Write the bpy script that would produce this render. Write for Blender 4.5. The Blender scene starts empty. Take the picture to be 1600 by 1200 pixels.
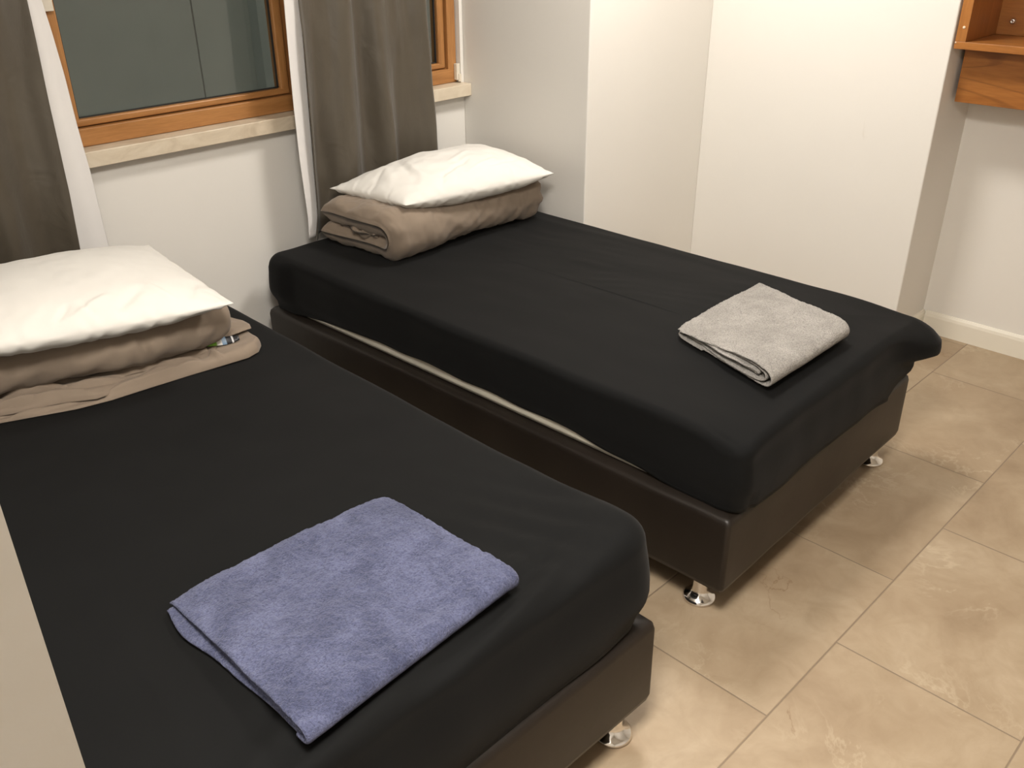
import bpy, math, random
import numpy as np
from mathutils import Matrix, Vector, noise as mn

# ------------------------------------------------------------------ camera, world, lights, exposure
SC = bpy.context.scene
COL = SC.collection
cam_d = bpy.data.cameras.new('camera'); cam = bpy.data.objects.new('camera', cam_d); COL.objects.link(cam)
Rr = (0.6945013, -0.7194736, -0.0050601); Ru = (0.3391231, 0.3211335, 0.8842335); Rf = (0.6345577, 0.6158174, -0.4670177)
cam.matrix_world = Matrix(((Rr[0], Ru[0], -Rf[0], -1.64584), (Rr[1], Ru[1], -Rf[1], -2.97978), (Rr[2], Ru[2], -Rf[2], 1.68435), (0, 0, 0, 1)))
cam_d.sensor_fit = 'HORIZONTAL'; cam_d.sensor_width = 36.0; cam_d.lens = 1427.99 / 1600 * 36.0
cam_d.clip_start = 0.02
SC.camera = cam

w = bpy.data.worlds.new('night'); SC.world = w; w.use_nodes = True
w.node_tree.nodes['Background'].inputs[0].default_value = (0.56, 0.60, 0.56, 1)
w.node_tree.nodes['Background'].inputs[1].default_value = 0.45

SC.view_settings.view_transform = 'Standard'; SC.view_settings.look = 'None'
SC.view_settings.gamma = 1.0; SC.view_settings.use_curve_mapping = False
SC.view_settings.exposure = 0.0

def area_light(name, loc, size, power, color, aim=(0, 0, -1), sy=None):
    d = bpy.data.lights.new(name, 'AREA'); d.energy = power; d.color = color
    d.shape = 'RECTANGLE'; d.size = size; d.size_y = sy or size
    o = bpy.data.objects.new(name, d); COL.objects.link(o); o.location = loc
    o.rotation_euler = Vector(aim).to_track_quat('-Z', 'Y').to_euler()
    return o
# the ceiling fittings of the room (above the frame): one by the corner recess, one above the camera
area_light('ceiling_lamp_light', (0.92, -1.27, 2.50), 0.42, 38, (1.0, 0.94, 0.87))
area_light('entrance_lamp_light', (-1.25, -2.60, 2.50), 0.55, 74, (1.0, 0.94, 0.87))

# ------------------------------------------------------------------ node helpers
def new_mat(name):
    m = bpy.data.materials.new(name); m.use_nodes = True
    nt = m.node_tree; b = nt.nodes['Principled BSDF']
    return m, nt, b
def nd(nt, t, **k):
    n = nt.nodes.new(t)
    for a, v in k.items():
        if a in ('inputs',): continue
        setattr(n, a, v)
    for a, v in k.get('inputs', {}).items(): n.inputs[a].default_value = v
    return n
def ramp(nt, fac, stops):
    r = nt.nodes.new('ShaderNodeValToRGB'); nt.links.new(fac, r.inputs[0])
    e = r.color_ramp.elements
    while len(e) > 1: e.remove(e[-1])
    e[0].position = stops[0][0]; e[0].color = (*stops[0][1], 1)
    for p, c in stops[1:]:
        q = e.new(p); q.color = (*c, 1)
    return r.outputs[0]
def obj_coord(nt, scale=(1, 1, 1), rot=(0, 0, 0), loc=(0, 0, 0)):
    tc = nt.nodes.new('ShaderNodeTexCoord'); mp = nt.nodes.new('ShaderNodeMapping')
    mp.inputs['Scale'].default_value = scale; mp.inputs['Rotation'].default_value = rot; mp.inputs['Location'].default_value = loc
    nt.links.new(tc.outputs['Object'], mp.inputs[0]); return mp.outputs[0]
def noise_n(nt, vec, scale, detail=4, rough=.5, dist=0.0):
    n = nt.nodes.new('ShaderNodeTexNoise'); n.inputs['Scale'].default_value = scale; n.inputs['Detail'].default_value = detail
    n.inputs['Roughness'].default_value = rough; n.inputs['Distortion'].default_value = dist
    nt.links.new(vec, n.inputs['Vector']); return n.outputs[0]
def bump(nt, b, h, strength, dist, chain=None):
    n = nt.nodes.new('ShaderNodeBump'); n.inputs['Strength'].default_value = strength; n.inputs['Distance'].default_value = dist
    nt.links.new(h, n.inputs['Height'])
    if chain: nt.links.new(chain, n.inputs['Normal'])
    nt.links.new(n.outputs[0], b.inputs['Normal']); return n.outputs[0]
def mixc(nt, fac, a, b2, mode='MIX'):
    n = nt.nodes.new('ShaderNodeMix'); n.data_type = 'RGBA'; n.blend_type = mode
    for i, v in ((0, fac), (6, a), (7, b2)):
        if isinstance(v, (int, float)): n.inputs[i].default_value = v
        elif isinstance(v, tuple): n.inputs[i].default_value = (*v, 1)
        else: nt.links.new(v, n.inputs[i])
    return n.outputs[2]
def mth(nt, op, a, b2=None, c=None):
    n = nt.nodes.new('ShaderNodeMath'); n.operation = op
    for i, v in enumerate((a, b2, c)):
        if v is None: continue
        if isinstance(v, (int, float)): n.inputs[i].default_value = v
        else: nt.links.new(v, n.inputs[i])
    return n.outputs[0]

# ------------------------------------------------------------------ materials
def mat_wall(name, c, mark=(0.55, 0.48, 0.40)):
    m, nt, b = new_mat(name)
    v = obj_coord(nt)
    n1 = noise_n(nt, v, 1.3, 3); col = ramp(nt, n1, [(0.3, tuple(x * .965 for x in c)), (0.7, c)])
    # faint scuffs
    v2 = obj_coord(nt, (5, 5, 2.2)); s = noise_n(nt, v2, 2.4, 6, .62, .6)
    f = ramp(nt, s, [(0.70, (0, 0, 0)), (0.80, (.22, .22, .22))])
    col = mixc(nt, f, col, mark); nt.links.new(col, b.inputs['Base Color'])
    b.inputs['Roughness'].default_value = .55; b.inputs['Specular IOR Level'].default_value = .3
    bump(nt, b, noise_n(nt, v, 45, 4, .6), .12, .002)
    return m
M_WALL = mat_wall('wall_paint', (0.80, 0.775, 0.725))
M_CEIL = mat_wall('ceiling_paint', (0.82, 0.80, 0.76))

def mat_floor():
    m, nt, b = new_mat('floor_tile')
    ta, tb = 0.6722, 0.4497; rt = -0.0109
    tc = nt.nodes.new('ShaderNodeTexCoord')
    mp = nt.nodes.new('ShaderNodeMapping'); mp.vector_type = 'TEXTURE'
    mp.inputs['Location'].default_value = (0.195, -2.3468, 0); mp.inputs['Rotation'].default_value = (0, 0, rt)
    nt.links.new(tc.outputs['Object'], mp.inputs[0])
    # shift into the positive quadrant by whole rows and columns so that the bond pattern stays regular
    ad = nt.nodes.new('ShaderNodeVectorMath'); ad.operation = 'ADD'; ad.inputs[1].default_value = (ta * 20, tb * 20, 0)
    nt.links.new(mp.outputs[0], ad.inputs[0])
    def brick(mortar, smooth):
        br = nt.nodes.new('ShaderNodeTexBrick'); br.offset = .5; br.offset_frequency = 2; br.squash = 1
        br.inputs['Scale'].default_value = 1; br.inputs['Mortar Size'].default_value = mortar; br.inputs['Mortar Smooth'].default_value = smooth
        br.inputs['Brick Width'].default_value = ta; br.inputs['Row Height'].default_value = tb
        br.inputs['Color1'].default_value = (0, 0, 0, 1); br.inputs['Color2'].default_value = (1, 1, 1, 1); br.inputs['Bias'].default_value = 0
        nt.links.new(ad.outputs[0], br.inputs['Vector']); return br
    br = brick(.0022, .2)
    idv = mth(nt, 'MULTIPLY', br.outputs['Color'], 37.0)
    sh = nt.nodes.new('ShaderNodeCombineXYZ'); nt.links.new(idv, sh.inputs[0]); nt.links.new(idv, sh.inputs[2])
    vv = nt.nodes.new('ShaderNodeVectorMath'); vv.operation = 'ADD'
    nt.links.new(ad.outputs[0], vv.inputs[0]); nt.links.new(sh.outputs[0], vv.inputs[1]); v = vv.outputs[0]
    big = noise_n(nt, v, 2.6, 6, .55, .8)
    col = ramp(nt, big, [(0.28, (.325, .240, .155)), (0.43, (.385, .292, .194)), (0.57, (.43, .335, .228)), (0.74, (.485, .388, .275))])
    med = noise_n(nt, v, 11, 6, .65, 1.2)
    col = mixc(nt, .35, col, ramp(nt, med, [(0.3, (.60, .55, .47)), (0.5, (.80, .78, .74)), (0.72, (1, 1, 1))]), 'MULTIPLY')
    # pale and rusty veins
    vn = noise_n(nt, v, 3.1, 6, .65, .4); band = mth(nt, 'ABSOLUTE', mth(nt, 'SUBTRACT', vn, .5))
    fv = ramp(nt, band, [(0.0, (.22, .22, .22)), (0.020, (0, 0, 0))])
    msk = ramp(nt, noise_n(nt, v, 2.1, 2), [(0.48, (0, 0, 0)), (0.62, (1, 1, 1))])
    col = mixc(nt, mth(nt, 'MULTIPLY', fv, msk), col, (.72, .62, .46))
    vn2 = noise_n(nt, v, 2.2, 6, .6, .3); band2 = mth(nt, 'ABSOLUTE', mth(nt, 'SUBTRACT', vn2, .52))
    fv2 = ramp(nt, band2, [(0.0, (.6, .6, .6)), (0.0045, (0, 0, 0))])
    msk2 = ramp(nt, noise_n(nt, v, 3.3, 2), [(0.57, (0, 0, 0)), (0.66, (1, 1, 1))])
    col = mixc(nt, mth(nt, 'MULTIPLY', fv2, msk2), col, (.20, .12, .06))
    col = mixc(nt, br.outputs['Fac'], col, (.25, .19, .13))
    nt.links.new(col, b.inputs['Base Color'])
    nt.links.new(ramp(nt, med, [(0.2, (.42,) * 3), (0.8, (.60,) * 3)]), b.inputs['Roughness'])
    b.inputs['Specular IOR Level'].default_value = .35
    br2 = brick(.0035, .9)
    inv = mth(nt, 'SUBTRACT', 1.0, br2.outputs['Fac'])
    c1 = bump(nt, b, inv, .6, .002)
    bump(nt, b, noise_n(nt, v, 18, 5, .6), .10, .003, c1)
    return m
M_FLOOR = mat_floor()

def mat_wood(name, c1, c2, axis='x', scale=1.0, rough=.42, figure=False):
    m, nt, b = new_mat(name)
    sc = {'x': (1.2, 14, 14), 'y': (14, 1.2, 14), 'z': (14, 14, 1.2)}[axis]
    v = obj_coord(nt, tuple(s * scale for s in sc))
    n = noise_n(nt, v, 2.2, 7, .6, .5)
    col = ramp(nt, n, [(0.25, c1), (0.5, tuple((a + b_) / 2 for a, b_ in zip(c1, c2))), (0.75, c2)])
    if figure:
        v2 = obj_coord(nt, {'x': (1.1, 5, 9), 'y': (5, 1.1, 9), 'z': (9, 5, 1.1)}[axis])
        g = noise_n(nt, v2, .75, 1, .4, .3)
        rg = mth(nt, 'SINE', mth(nt, 'MULTIPLY', g, 48.0))
        f = ramp(nt, rg, [(0.86, (0, 0, 0)), (0.995, (.40, .40, .40))])
        col = mixc(nt, f, col, tuple(x * .45 for x in c1))
    fine = noise_n(nt, obj_coord(nt, tuple(s * 3 * scale for s in sc)), 6, 3)
    col = mixc(nt, .35, col, ramp(nt, fine, [(0.35, (.62, .60, .58)), (0.6, (1, 1, 1))]), 'MULTIPLY')
    nt.links.new(col, b.inputs['Base Color']); b.inputs['Roughness'].default_value = rough
    bump(nt, b, fine, .08, .001)
    return m
M_WIN = mat_wood('window_wood', (.31, .135, .040), (.49, .235, .080), 'x', .8, .38)
M_WINV = mat_wood('window_wood_upright', (.31, .135, .040), (.49, .235, .080), 'z', .8, .38)
M_SHELF = mat_wood('shelf_wood', (.30, .110, .022), (.43, .175, .042), 'y', .8, .35)
M_SHELFV = mat_wood('shelf_wood_upright', (.33, .125, .026), (.46, .19, .048), 'z', .8, .35)
M_DRAWER = mat_wood('figured_wood', (.30, .108, .022), (.40, .160, .038), 'y', .8, .35, True)

def mat_simple(name, c, rough=.5, metal=0.0, **k):
    m, nt, b = new_mat(name); b.inputs['Base Color'].default_value = (*c, 1); b.inputs['Roughness'].default_value = rough
    b.inputs['Metallic'].default_value = metal
    for a, v in k.items(): b.inputs[a.replace('_', ' ')].default_value = v
    return m, nt, b
M_CHROME = mat_simple('chrome', (.82, .80, .78), .10, 1.0)[0]
M_NICKEL = mat_simple('nickel', (.72, .70, .66), .28, 1.0)[0]
M_CREAM, nt, b = mat_simple('cream_plastic', (.72, .66, .55), .4)
M_CAP = mat_simple('screw_cap', (.80, .66, .48), .4)[0]
M_BB, nt, b = mat_simple('baseboard_paint', (.80, .76, .66), .32)
bump(nt, b, noise_n(nt, obj_coord(nt), 30, 3), .05, .002)
M_SEAL = mat_simple('rubber_seal', (.02, .02, .02), .5)[0]

def mat_marble():
    m, nt, b = new_mat('sill_marble'); v = obj_coord(nt, (1, 2, 2))
    n = noise_n(nt, v, 5, 8, .62, 1.2)
    col = ramp(nt, n, [(0.3, (.50, .41, .30)), (0.5, (.64, .55, .42)), (0.7, (.72, .64, .51))])
    nt.links.new(col, b.inputs['Base Color']); b.inputs['Roughness'].default_value = .4
    return m
M_MARBLE = mat_marble()

def mat_leather():
    m, nt, b = new_mat('brown_leatherette'); v = obj_coord(nt)
    n = noise_n(nt, v, 4, 4)
    nt.links.new(ramp(nt, n, [(0.3, (.012, .0088, .0065)), (0.7, (.017, .0125, .0095))]), b.inputs['Base Color'])
    b.inputs['Roughness'].default_value = .42; b.inputs['Specular IOR Level'].default_value = .36
    vo = nt.nodes.new('ShaderNodeTexVoronoi'); vo.inputs['Scale'].default_value = 420; nt.links.new(v, vo.inputs['Vector'])
    c = bump(nt, b, vo.outputs['Distance'], .12, .0006)
    bump(nt, b, noise_n(nt, v, 9, 3), .18, .006, c)
    return m
M_LEATHER = mat_leather()

def mat_fabric(name, c, rough=.85, sheen=.3, weave=900, wr=(14, .15, .004), aniso=(1, 1, 1), sheen_tint=None, mott=.08, spec=.2):
    m, nt, b = new_mat(name); v = obj_coord(nt)
    n = noise_n(nt, v, 5, 4)
    nt.links.new(ramp(nt, n, [(0.3, tuple(x * (1 - mott) for x in c)), (0.7, tuple(x * (1 + mott) for x in c))]), b.inputs['Base Color'])
    b.inputs['Roughness'].default_value = rough; b.inputs['Specular IOR Level'].default_value = spec
    b.inputs['Sheen Weight'].default_value = sheen; b.inputs['Sheen Roughness'].default_value = .45
    b.inputs['Sheen Tint'].default_value = (*(sheen_tint or (1, 1, 1)), 1)
    c1 = bump(nt, b, noise_n(nt, v, weave, 1), .12, .0006)
    if wr: bump(nt, b, noise_n(nt, obj_coord(nt, aniso), wr[0], 4, .5, .6), wr[1], wr[2], c1)
    return m
M_SHEET = mat_fabric('black_cotton', (.0048, .0050, .0050), .80, .04, 700, (6, .25, .006), (1, .35, 1), spec=.13)
M_DUVET = mat_fabric('taupe_cotton', (.235, .185, .140), .85, .15, 900, (18, .25, .005))
M_PILLOW = mat_fabric('white_cotton', (.71, .69, .645), .8, .05, 900, (13, .30, .006), mott=.01)
M_TICKING = mat_fabric('mattress_ticking', (.74, .70, .58), .85, .1, 500, None)
M_LINING = mat_fabric('curtain_lining', (.74, .72, .70), .8, .1, 600, (10, .2, .004), mott=.02)

def mat_curtain():
    m, nt, b = new_mat('taupe_satin'); v = obj_coord(nt, (1, 1, .4))
    n = noise_n(nt, v, 6, 4)
    nt.links.new(ramp(nt, n, [(0.3, (.070, .057, .040)), (0.7, (.088, .073, .052))]), b.inputs['Base Color'])
    b.inputs['Roughness'].default_value = .42; b.inputs['Specular IOR Level'].default_value = .55
    b.inputs['Sheen Weight'].default_value = .15
    c1 = bump(nt, b, noise_n(nt, obj_coord(nt), 600, 1), .12, .0008)
    bump(nt, b, noise_n(nt, obj_coord(nt, (1.6, 1, 1.0)), 7, 4, .5, 1.0), .35, .012, c1)
    return m
M_CURTAIN = mat_curtain()

def mat_terry(name, c, dark, sheen_tint):
    m, nt, b = new_mat(name); v = obj_coord(nt)
    a = noise_n(nt, v, 13, 5, .62, .5); f = noise_n(nt, v, 260, 3, .7)
    col = ramp(nt, a, [(0.36, dark), (0.52, tuple((x + y) / 2 for x, y in zip(c, dark))), (0.64, c)])
    col = mixc(nt, .75, col, ramp(nt, f, [(0.34, (.36, .36, .39)), (0.58, (1, 1, 1))]), 'MULTIPLY')
    nt.links.new(col, b.inputs['Base Color']); b.inputs['Roughness'].default_value = .95; b.inputs['Specular IOR Level'].default_value = .08
    b.inputs['Sheen Weight'].default_value = .22; b.inputs['Sheen Roughness'].default_value = .5; b.inputs['Sheen Tint'].default_value = (*sheen_tint, 1)
    c1 = bump(nt, b, f, 1.0, .0045)
    bump(nt, b, noise_n(nt, v, 75, 3), .6, .006, c1)
    return m
M_BLUE = mat_terry('blue_terry', (.112, .124, .212), (.060, .068, .124), (.75, .78, 1))
M_GREY = mat_terry('grey_terry', (.47, .445, .41), (.36, .34, .31), (1, .97, .92))

def mat_glass():
    m, nt, b = new_mat('window_glass')
    b.inputs['Base Color'].default_value = (.92, .96, .93, 1); b.inputs['Roughness'].default_value = .02
    b.inputs['Transmission Weight'].default_value = 1.0; b.inputs['IOR'].default_value = 1.5
    return m
M_GLASS = mat_glass()
M_OUT, nt, b = mat_simple('outside_render', (.42, .47, .43), .8)
nt.links.new(ramp(nt, noise_n(nt, obj_coord(nt), 3, 3), [(0.3, (.43, .44, .41)), (0.7, (.48, .49, .455))]), b.inputs['Base Color'])

# ------------------------------------------------------------------ mesh helpers
def link(o, parent=None):
    COL.objects.link(o)
    if parent is not None: o.parent = parent
    return o
def mesh_obj(name, V, F, mat, parent=None, smooth=True, loc=None):
    V = np.asarray(V, float)
    if loc is not None: V = V - np.array(loc)
    me = bpy.data.meshes.new(name); me.from_pydata([tuple(x) for x in V.tolist()], [], [tuple(int(i) for i in f) for f in F]); me.update()
    if smooth: me.polygons.foreach_set('use_smooth', [True] * len(me.polygons))
    me.materials.append(mat)
    o = bpy.data.objects.new(name, me)
    if loc is not None: o.location = loc
    return link(o, parent)
class MB:
    def __init__(s): s.V = []; s.F = []
    def add(s, V, F):
        k = len(s.V); s.V += [tuple(v) for v in V]; s.F += [tuple(i + k for i in f) for f in F]; return s
    def box(s, x0, x1, y0, y1, z0, z1):
        V = [(x, y, z) for x in (x0, x1) for y in (y0, y1) for z in (z0, z1)]
        F = [(0, 1, 3, 2), (4, 6, 7, 5), (0, 4, 5, 1), (2, 3, 7, 6), (0, 2, 6, 4), (1, 5, 7, 3)]
        return s.add(V, F)
    def lathe(s, prof, c, n=40, axis='z'):
        V = []; F = []
        for r, h in prof:
            for k in range(n):
                a = 2 * math.pi * k / n; p = (r * math.cos(a), r * math.sin(a), h)
                if axis == 'x': p = (p[2], p[0], p[1])
                V.append((p[0] + c[0], p[1] + c[1], p[2] + c[2]))
        for i in range(len(prof) - 1):
            for k in range(n):
                F.append((i * n + k, i * n + (k + 1) % n, (i + 1) * n + (k + 1) % n, (i + 1) * n + k))
        F.append(tuple(range(n))[::-1]); F.append(tuple((len(prof) - 1) * n + k for k in range(n)))
        return s.add(V, F)
    def build(s, name, mat, parent=None, smooth=False, bevel=0.0, loc=None, seg=2):
        o = mesh_obj(name, s.V, s.F, mat, parent, smooth, loc)
        if bevel:
            b = o.modifiers.new('bevel', 'BEVEL'); b.width = bevel; b.segments = seg; b.limit_method = 'ANGLE'; b.angle_limit = math.radians(40)
            o.data.polygons.foreach_set('use_smooth', [True] * len(o.data.polygons))
            w_ = o.modifiers.new('wn', 'WEIGHTED_NORMAL'); w_.keep_sharp = False
        return o
def struct(o): o['kind'] = 'structure'; return o
def thing(name, label, cat, loc, rotz=0, group=None):
    o = bpy.data.objects.new(name, None); o.location = loc; o.rotation_euler = (0, 0, rotz); COL.objects.link(o)
    o.empty_display_size = .1
    return tag(o, label, cat, group)
def tag(o, label, cat, group=None):
    o['label'] = label; o['category'] = cat
    if group: o['group'] = group
    return o
def grid_faces(n, m, off=0, closed_u=False, flip=False):
    F = []
    for i in range(n - 1 + (1 if closed_u else 0)):
        i2 = (i + 1) % n
        for j in range(m - 1):
            f = (off + i * m + j, off + i2 * m + j, off + i2 * m + j + 1, off + i * m + j + 1)
            F.append(f[::-1] if flip else f)
    return F
def interp(x, tab): return float(np.interp(x, [a for a, _ in tab], [b_ for _, b_ in tab]))
def ns(x, y, z, s=1.0, seed=0.0): return mn.noise((x * s + seed, y * s + seed * 1.7, z * s - seed))
def fr(x, y, z, s, seed=0.0, o=3): return mn.fractal((x * s + seed, y * s - seed, z * s + seed * .6), .6, 2.0, o)
def sm(a, b_, x):
    t = min(1, max(0, (x - a) / (b_ - a))) if b_ != a else float(x > a); return t * t * (3 - 2 * t)

# ------------------------------------------------------------------ the room
XS, YC, XP, YP, XW = 1.138, -0.691, 1.9452, -1.7045, 2.2613
ZC = 2.55
XL, YL, XLL, YB = -1.5965, -2.74, -2.7, -5.0
T = .15
fl = MB(); fl.box(XLL - T, XW + T, YB - T, .3, -.1, 0); struct(fl.build('floor', M_FLOOR))
ce = MB(); ce.box(XLL - T, XW + T, YB - T, .3, ZC, ZC + .1); struct(ce.build('ceiling', M_CEIL))
# window wall: opening for the wooden window
WX0, WX1, WZ0, WZ1 = -.58, 1.122, .985, 2.15
mb = MB(); mb.box(XL - T, WX0, 0, .22, 0, ZC); mb.box(WX1, XS + T, 0, .22, 0, ZC)
mb.box(WX0, WX1, 0, .22, 0, WZ0); mb.box(WX0, WX1, 0, .22, WZ1, ZC)
struct(mb.build('wall_back', M_WALL))
# right hand side: solid corner block, recess, and deeper wall, stepping outwards toward the camera
mb = MB(); mb.box(XS, XP + T, YC, 0, 0, ZC); struct(mb.build('wall_right_corner', M_WALL, bevel=.006))
mb = MB(); mb.box(XP, XW + T, YP, YC + .001, 0, ZC); struct(mb.build('wall_right_recess', M_WALL, bevel=.006))
mb = MB(); mb.box(XW, XW + T, YB, YP + .001, 0, ZC); struct(mb.build('wall_right', M_WALL))
mb = MB(); mb.box(XLL - T, XL, YL, .22, 0, ZC); struct(mb.build('wall_left', M_WALL))
mb = MB(); mb.box(XLL - T, XLL, YB, YL, 0, ZC); struct(mb.build('wall_far_left', M_WALL))
mb = MB(); mb.box(XLL - T, XW + T, YB - T, YB, 0, ZC); struct(mb.build('wall_front', M_WALL))

# baseboards
HB = .096
def bb_profile(): return [(0, 0), (.014, 0), (.014, HB - .022), (.011, HB - .010), (.005, HB - .001), (0, HB)]
def baseboard(name, a, b_, nrm):
    pr = bb_profile(); V = []; F = []
    for p in (a, b_):
        for d, z in pr: V.append((p[0] + nrm[0] * d, p[1] + nrm[1] * d, z))
    n = len(pr)
    for k in range(n): F.append((k, (k + 1) % n, n + (k + 1) % n, n + k))
    F.append(tuple(range(n))); F.append(tuple(range(n, 2 * n))[::-1])
    o = mesh_obj(name, V, F, M_BB, None, False); 
    import bmesh
    bm = bmesh.new(); bm.from_mesh(o.data); bmesh.ops.recalc_face_normals(bm, faces=bm.faces); bm.to_mesh(o.data); bm.free()
    return struct(o)
baseboard('baseboard_right', (XW, YP - .0141), (XW, YB), (-1, 0))
baseboard('baseboard_return', (XP, YP), (XW, YP), (0, -1))
baseboard('baseboard_recess', (XP, YC), (XP, YP), (-1, 0))

# sill
mb = MB(); mb.box(-.68, XS - .002, -.050, .08, .9505, 1.0006)
struct(mb.build('trim_1', M_MARBLE, bevel=.003))
# window: fixed frame, two sashes, panes, hardware
win = thing('window_1', 'w', 'w', (0.27, .05, 1.0)); 
for k in ('label', 'category'): del win[k]
struct(win)
def wpart(name, boxes, mat, bevel=.004, parent=win):
    mb = MB()
    for bx in boxes: mb.box(*bx)
    o = mb.build(name, mat, None, bevel=bevel); o.parent = parent
    o.matrix_parent_inverse = Matrix.Translation((-.27, -.05, -1.0)) if parent is win else Matrix.Identity(4)
    return o
zt = 2.13
wpart('frame_rail', [(-.575, 1.118, .020, .09, 1.0012, 1.058), (-.575, 1.118, .020, .09, zt - .05, zt)], M_WIN)
wpart('frame_stile', [(-.575, -.525, .021, .09, 1.0012, zt), (.298, .352, .021, .09, 1.055, zt - .05), (1.072, 1.118, .021, .09, 1.0012, zt)], M_WINV)
for nm, (a, b_) in (('sash', (-.52, .293)), ('sash', (.357, 1.068))):
    e = bpy.data.objects.new(nm, None); link(e, win); e.matrix_parent_inverse = Matrix.Translation((-.27, -.05, -1.0))
    st = .036
    o = wpart('sash_rail', [(a, b_, .034, .085, 1.061, 1.084), (a, b_, .034, .085, zt - .09, zt - .053)], M_WIN, .006, e)
    o = wpart('sash_stile', [(a, a + st, .0345, .085, 1.061, zt - .053), (b_ - st, b_, .0345, .085, 1.061, zt - .053)], M_WINV, .006, e)
    g = wpart('pane', [(a + st - .006, b_ - st + .006, .058, .064, 1.078, zt - .085)], M_GLASS, 0, e)
    g = wpart('seal', [(a + st - .001, b_ - st + .001, .050, .057, 1.082, 1.088), (a + st - .001, a + st + .005, .050, .057, 1.082, zt - .09), (b_ - st - .005, b_ - st + .001, .050, .057, 1.082, zt - .09)], M_SEAL, 0, e)
# hinge covers
mb = MB(); mb.box(1.100, 1.1185, .000, .019, 1.012, 1.078); mb.lathe([(.006, 0), (.0075, .002), (.0075, .03), (.006, .032)], (1.1145, -.001, 1.005), 16)
o = mb.build('hinge', M_CREAM, win, bevel=.002); o.matrix_parent_inverse = Matrix.Translation((-.27, -.05, -1.0))
mb = MB(); mb.box(-.545, -.500, .004, .033, 1.405, 1.50)
o = mb.build('hinge', M_CREAM, win, bevel=.002); o.matrix_parent_inverse = Matrix.Translation((-.27, -.05, -1.0))
# the wall across the light shaft outside
mb = MB(); mb.box(-2.4, .62, 1.3, 1.4, -.3, 3.2); mb.box(.628, .92, 1.3, 1.4, -.3, 3.2); mb.box(.92, 3.8, 1.22, 1.4, -.3, 3.2)
struct(mb.build('wall_outside', M_OUT))

# ------------------------------------------------------------------ beds
def rounded_rect(x0, x1, y0, y1, r, n=10, m=40):
    """perimeter points counter-clockwise, with extra points along the sides"""
    P = []
    cs = [((x1 - r, y1 - r), 0), ((x0 + r, y1 - r), 90), ((x0 + r, y0 + r), 180), ((x1 - r, y0 + r), 270)]
    for i, ((cx, cy), a0) in enumerate(cs):
        for k in range(n + 1):
            a = math.radians(a0 + 90 * k / n); P.append((cx + r * math.cos(a), cy + r * math.sin(a)))
        (nx_, ny_), a1 = cs[(i + 1) % 4]; a = math.radians(a0 + 90)
        s0 = (cx + r * math.cos(a), cy + r * math.sin(a)); s1 = (nx_ + r * math.cos(a), ny_ + r * math.sin(a))
        for k in range(1, m): P.append((s0[0] + (s1[0] - s0[0]) * k / m, s0[1] + (s1[1] - s0[1]) * k / m))
    return P
def make_base(name, W, L, z0, z1, parent):
    """local: near-left corner at (0,-L), head at y=0"""
    mb = MB()
    rings = []
    prof = [(.020, z0), (.004, z0 + .004), (0, z0 + .02), (0, z1 - .02), (.003, z1 - .007), (.010, z1), (.10, z1), (.11, z1 - .02)]
    per0 = rounded_rect(0, W, -L, 0, .013, 6, 36); n = len(per0)
    V = []; 
    for ins, z in prof:
        for (x, y) in rounded_rect(ins, W - ins, -L + ins, -ins, .013, 6, 36):
            k = fr(x, y, z, 3, 4.4, 2) * .004
            cx_, cy_ = W / 2, -L / 2
            V.append((x + k * (1 if x > cx_ else -1) * (abs(x - cx_) > W / 2 - .12), y + k * (1 if y > cy_ else -1) * (abs(y - cy_) > L / 2 - .12), z))
    F = []
    for i in range(len(prof) - 1):
        for k in range(n): F.append((i * n + k, i * n + (k + 1) % n, (i + 1) * n + (k + 1) % n, (i + 1) * n + k))
    F.append(tuple(range(n))[::-1]); F.append(tuple((len(prof) - 1) * n + k for k in range(n)))
    return mesh_obj(name, V, F, M_LEATHER, parent)
LEG = [(.012, .16), (.020, .158), (.021, .060), (.0215, .034), (.026, .022), (.040, .014), (.0445, .009), (.0455, .005), (.043, .001), (.034, 0.0)]
def make_leg(x, y, zt_, parent):
    prof = [(r, min(h, zt_)) for r, h in LEG]
    prof = [(.010, zt_), (.021, zt_ - .0005)] + LEG[2:]
    return MB().lathe(prof[::-1], (x, y, 0), 48).build('leg', M_CHROME, parent, smooth=True)
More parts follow.
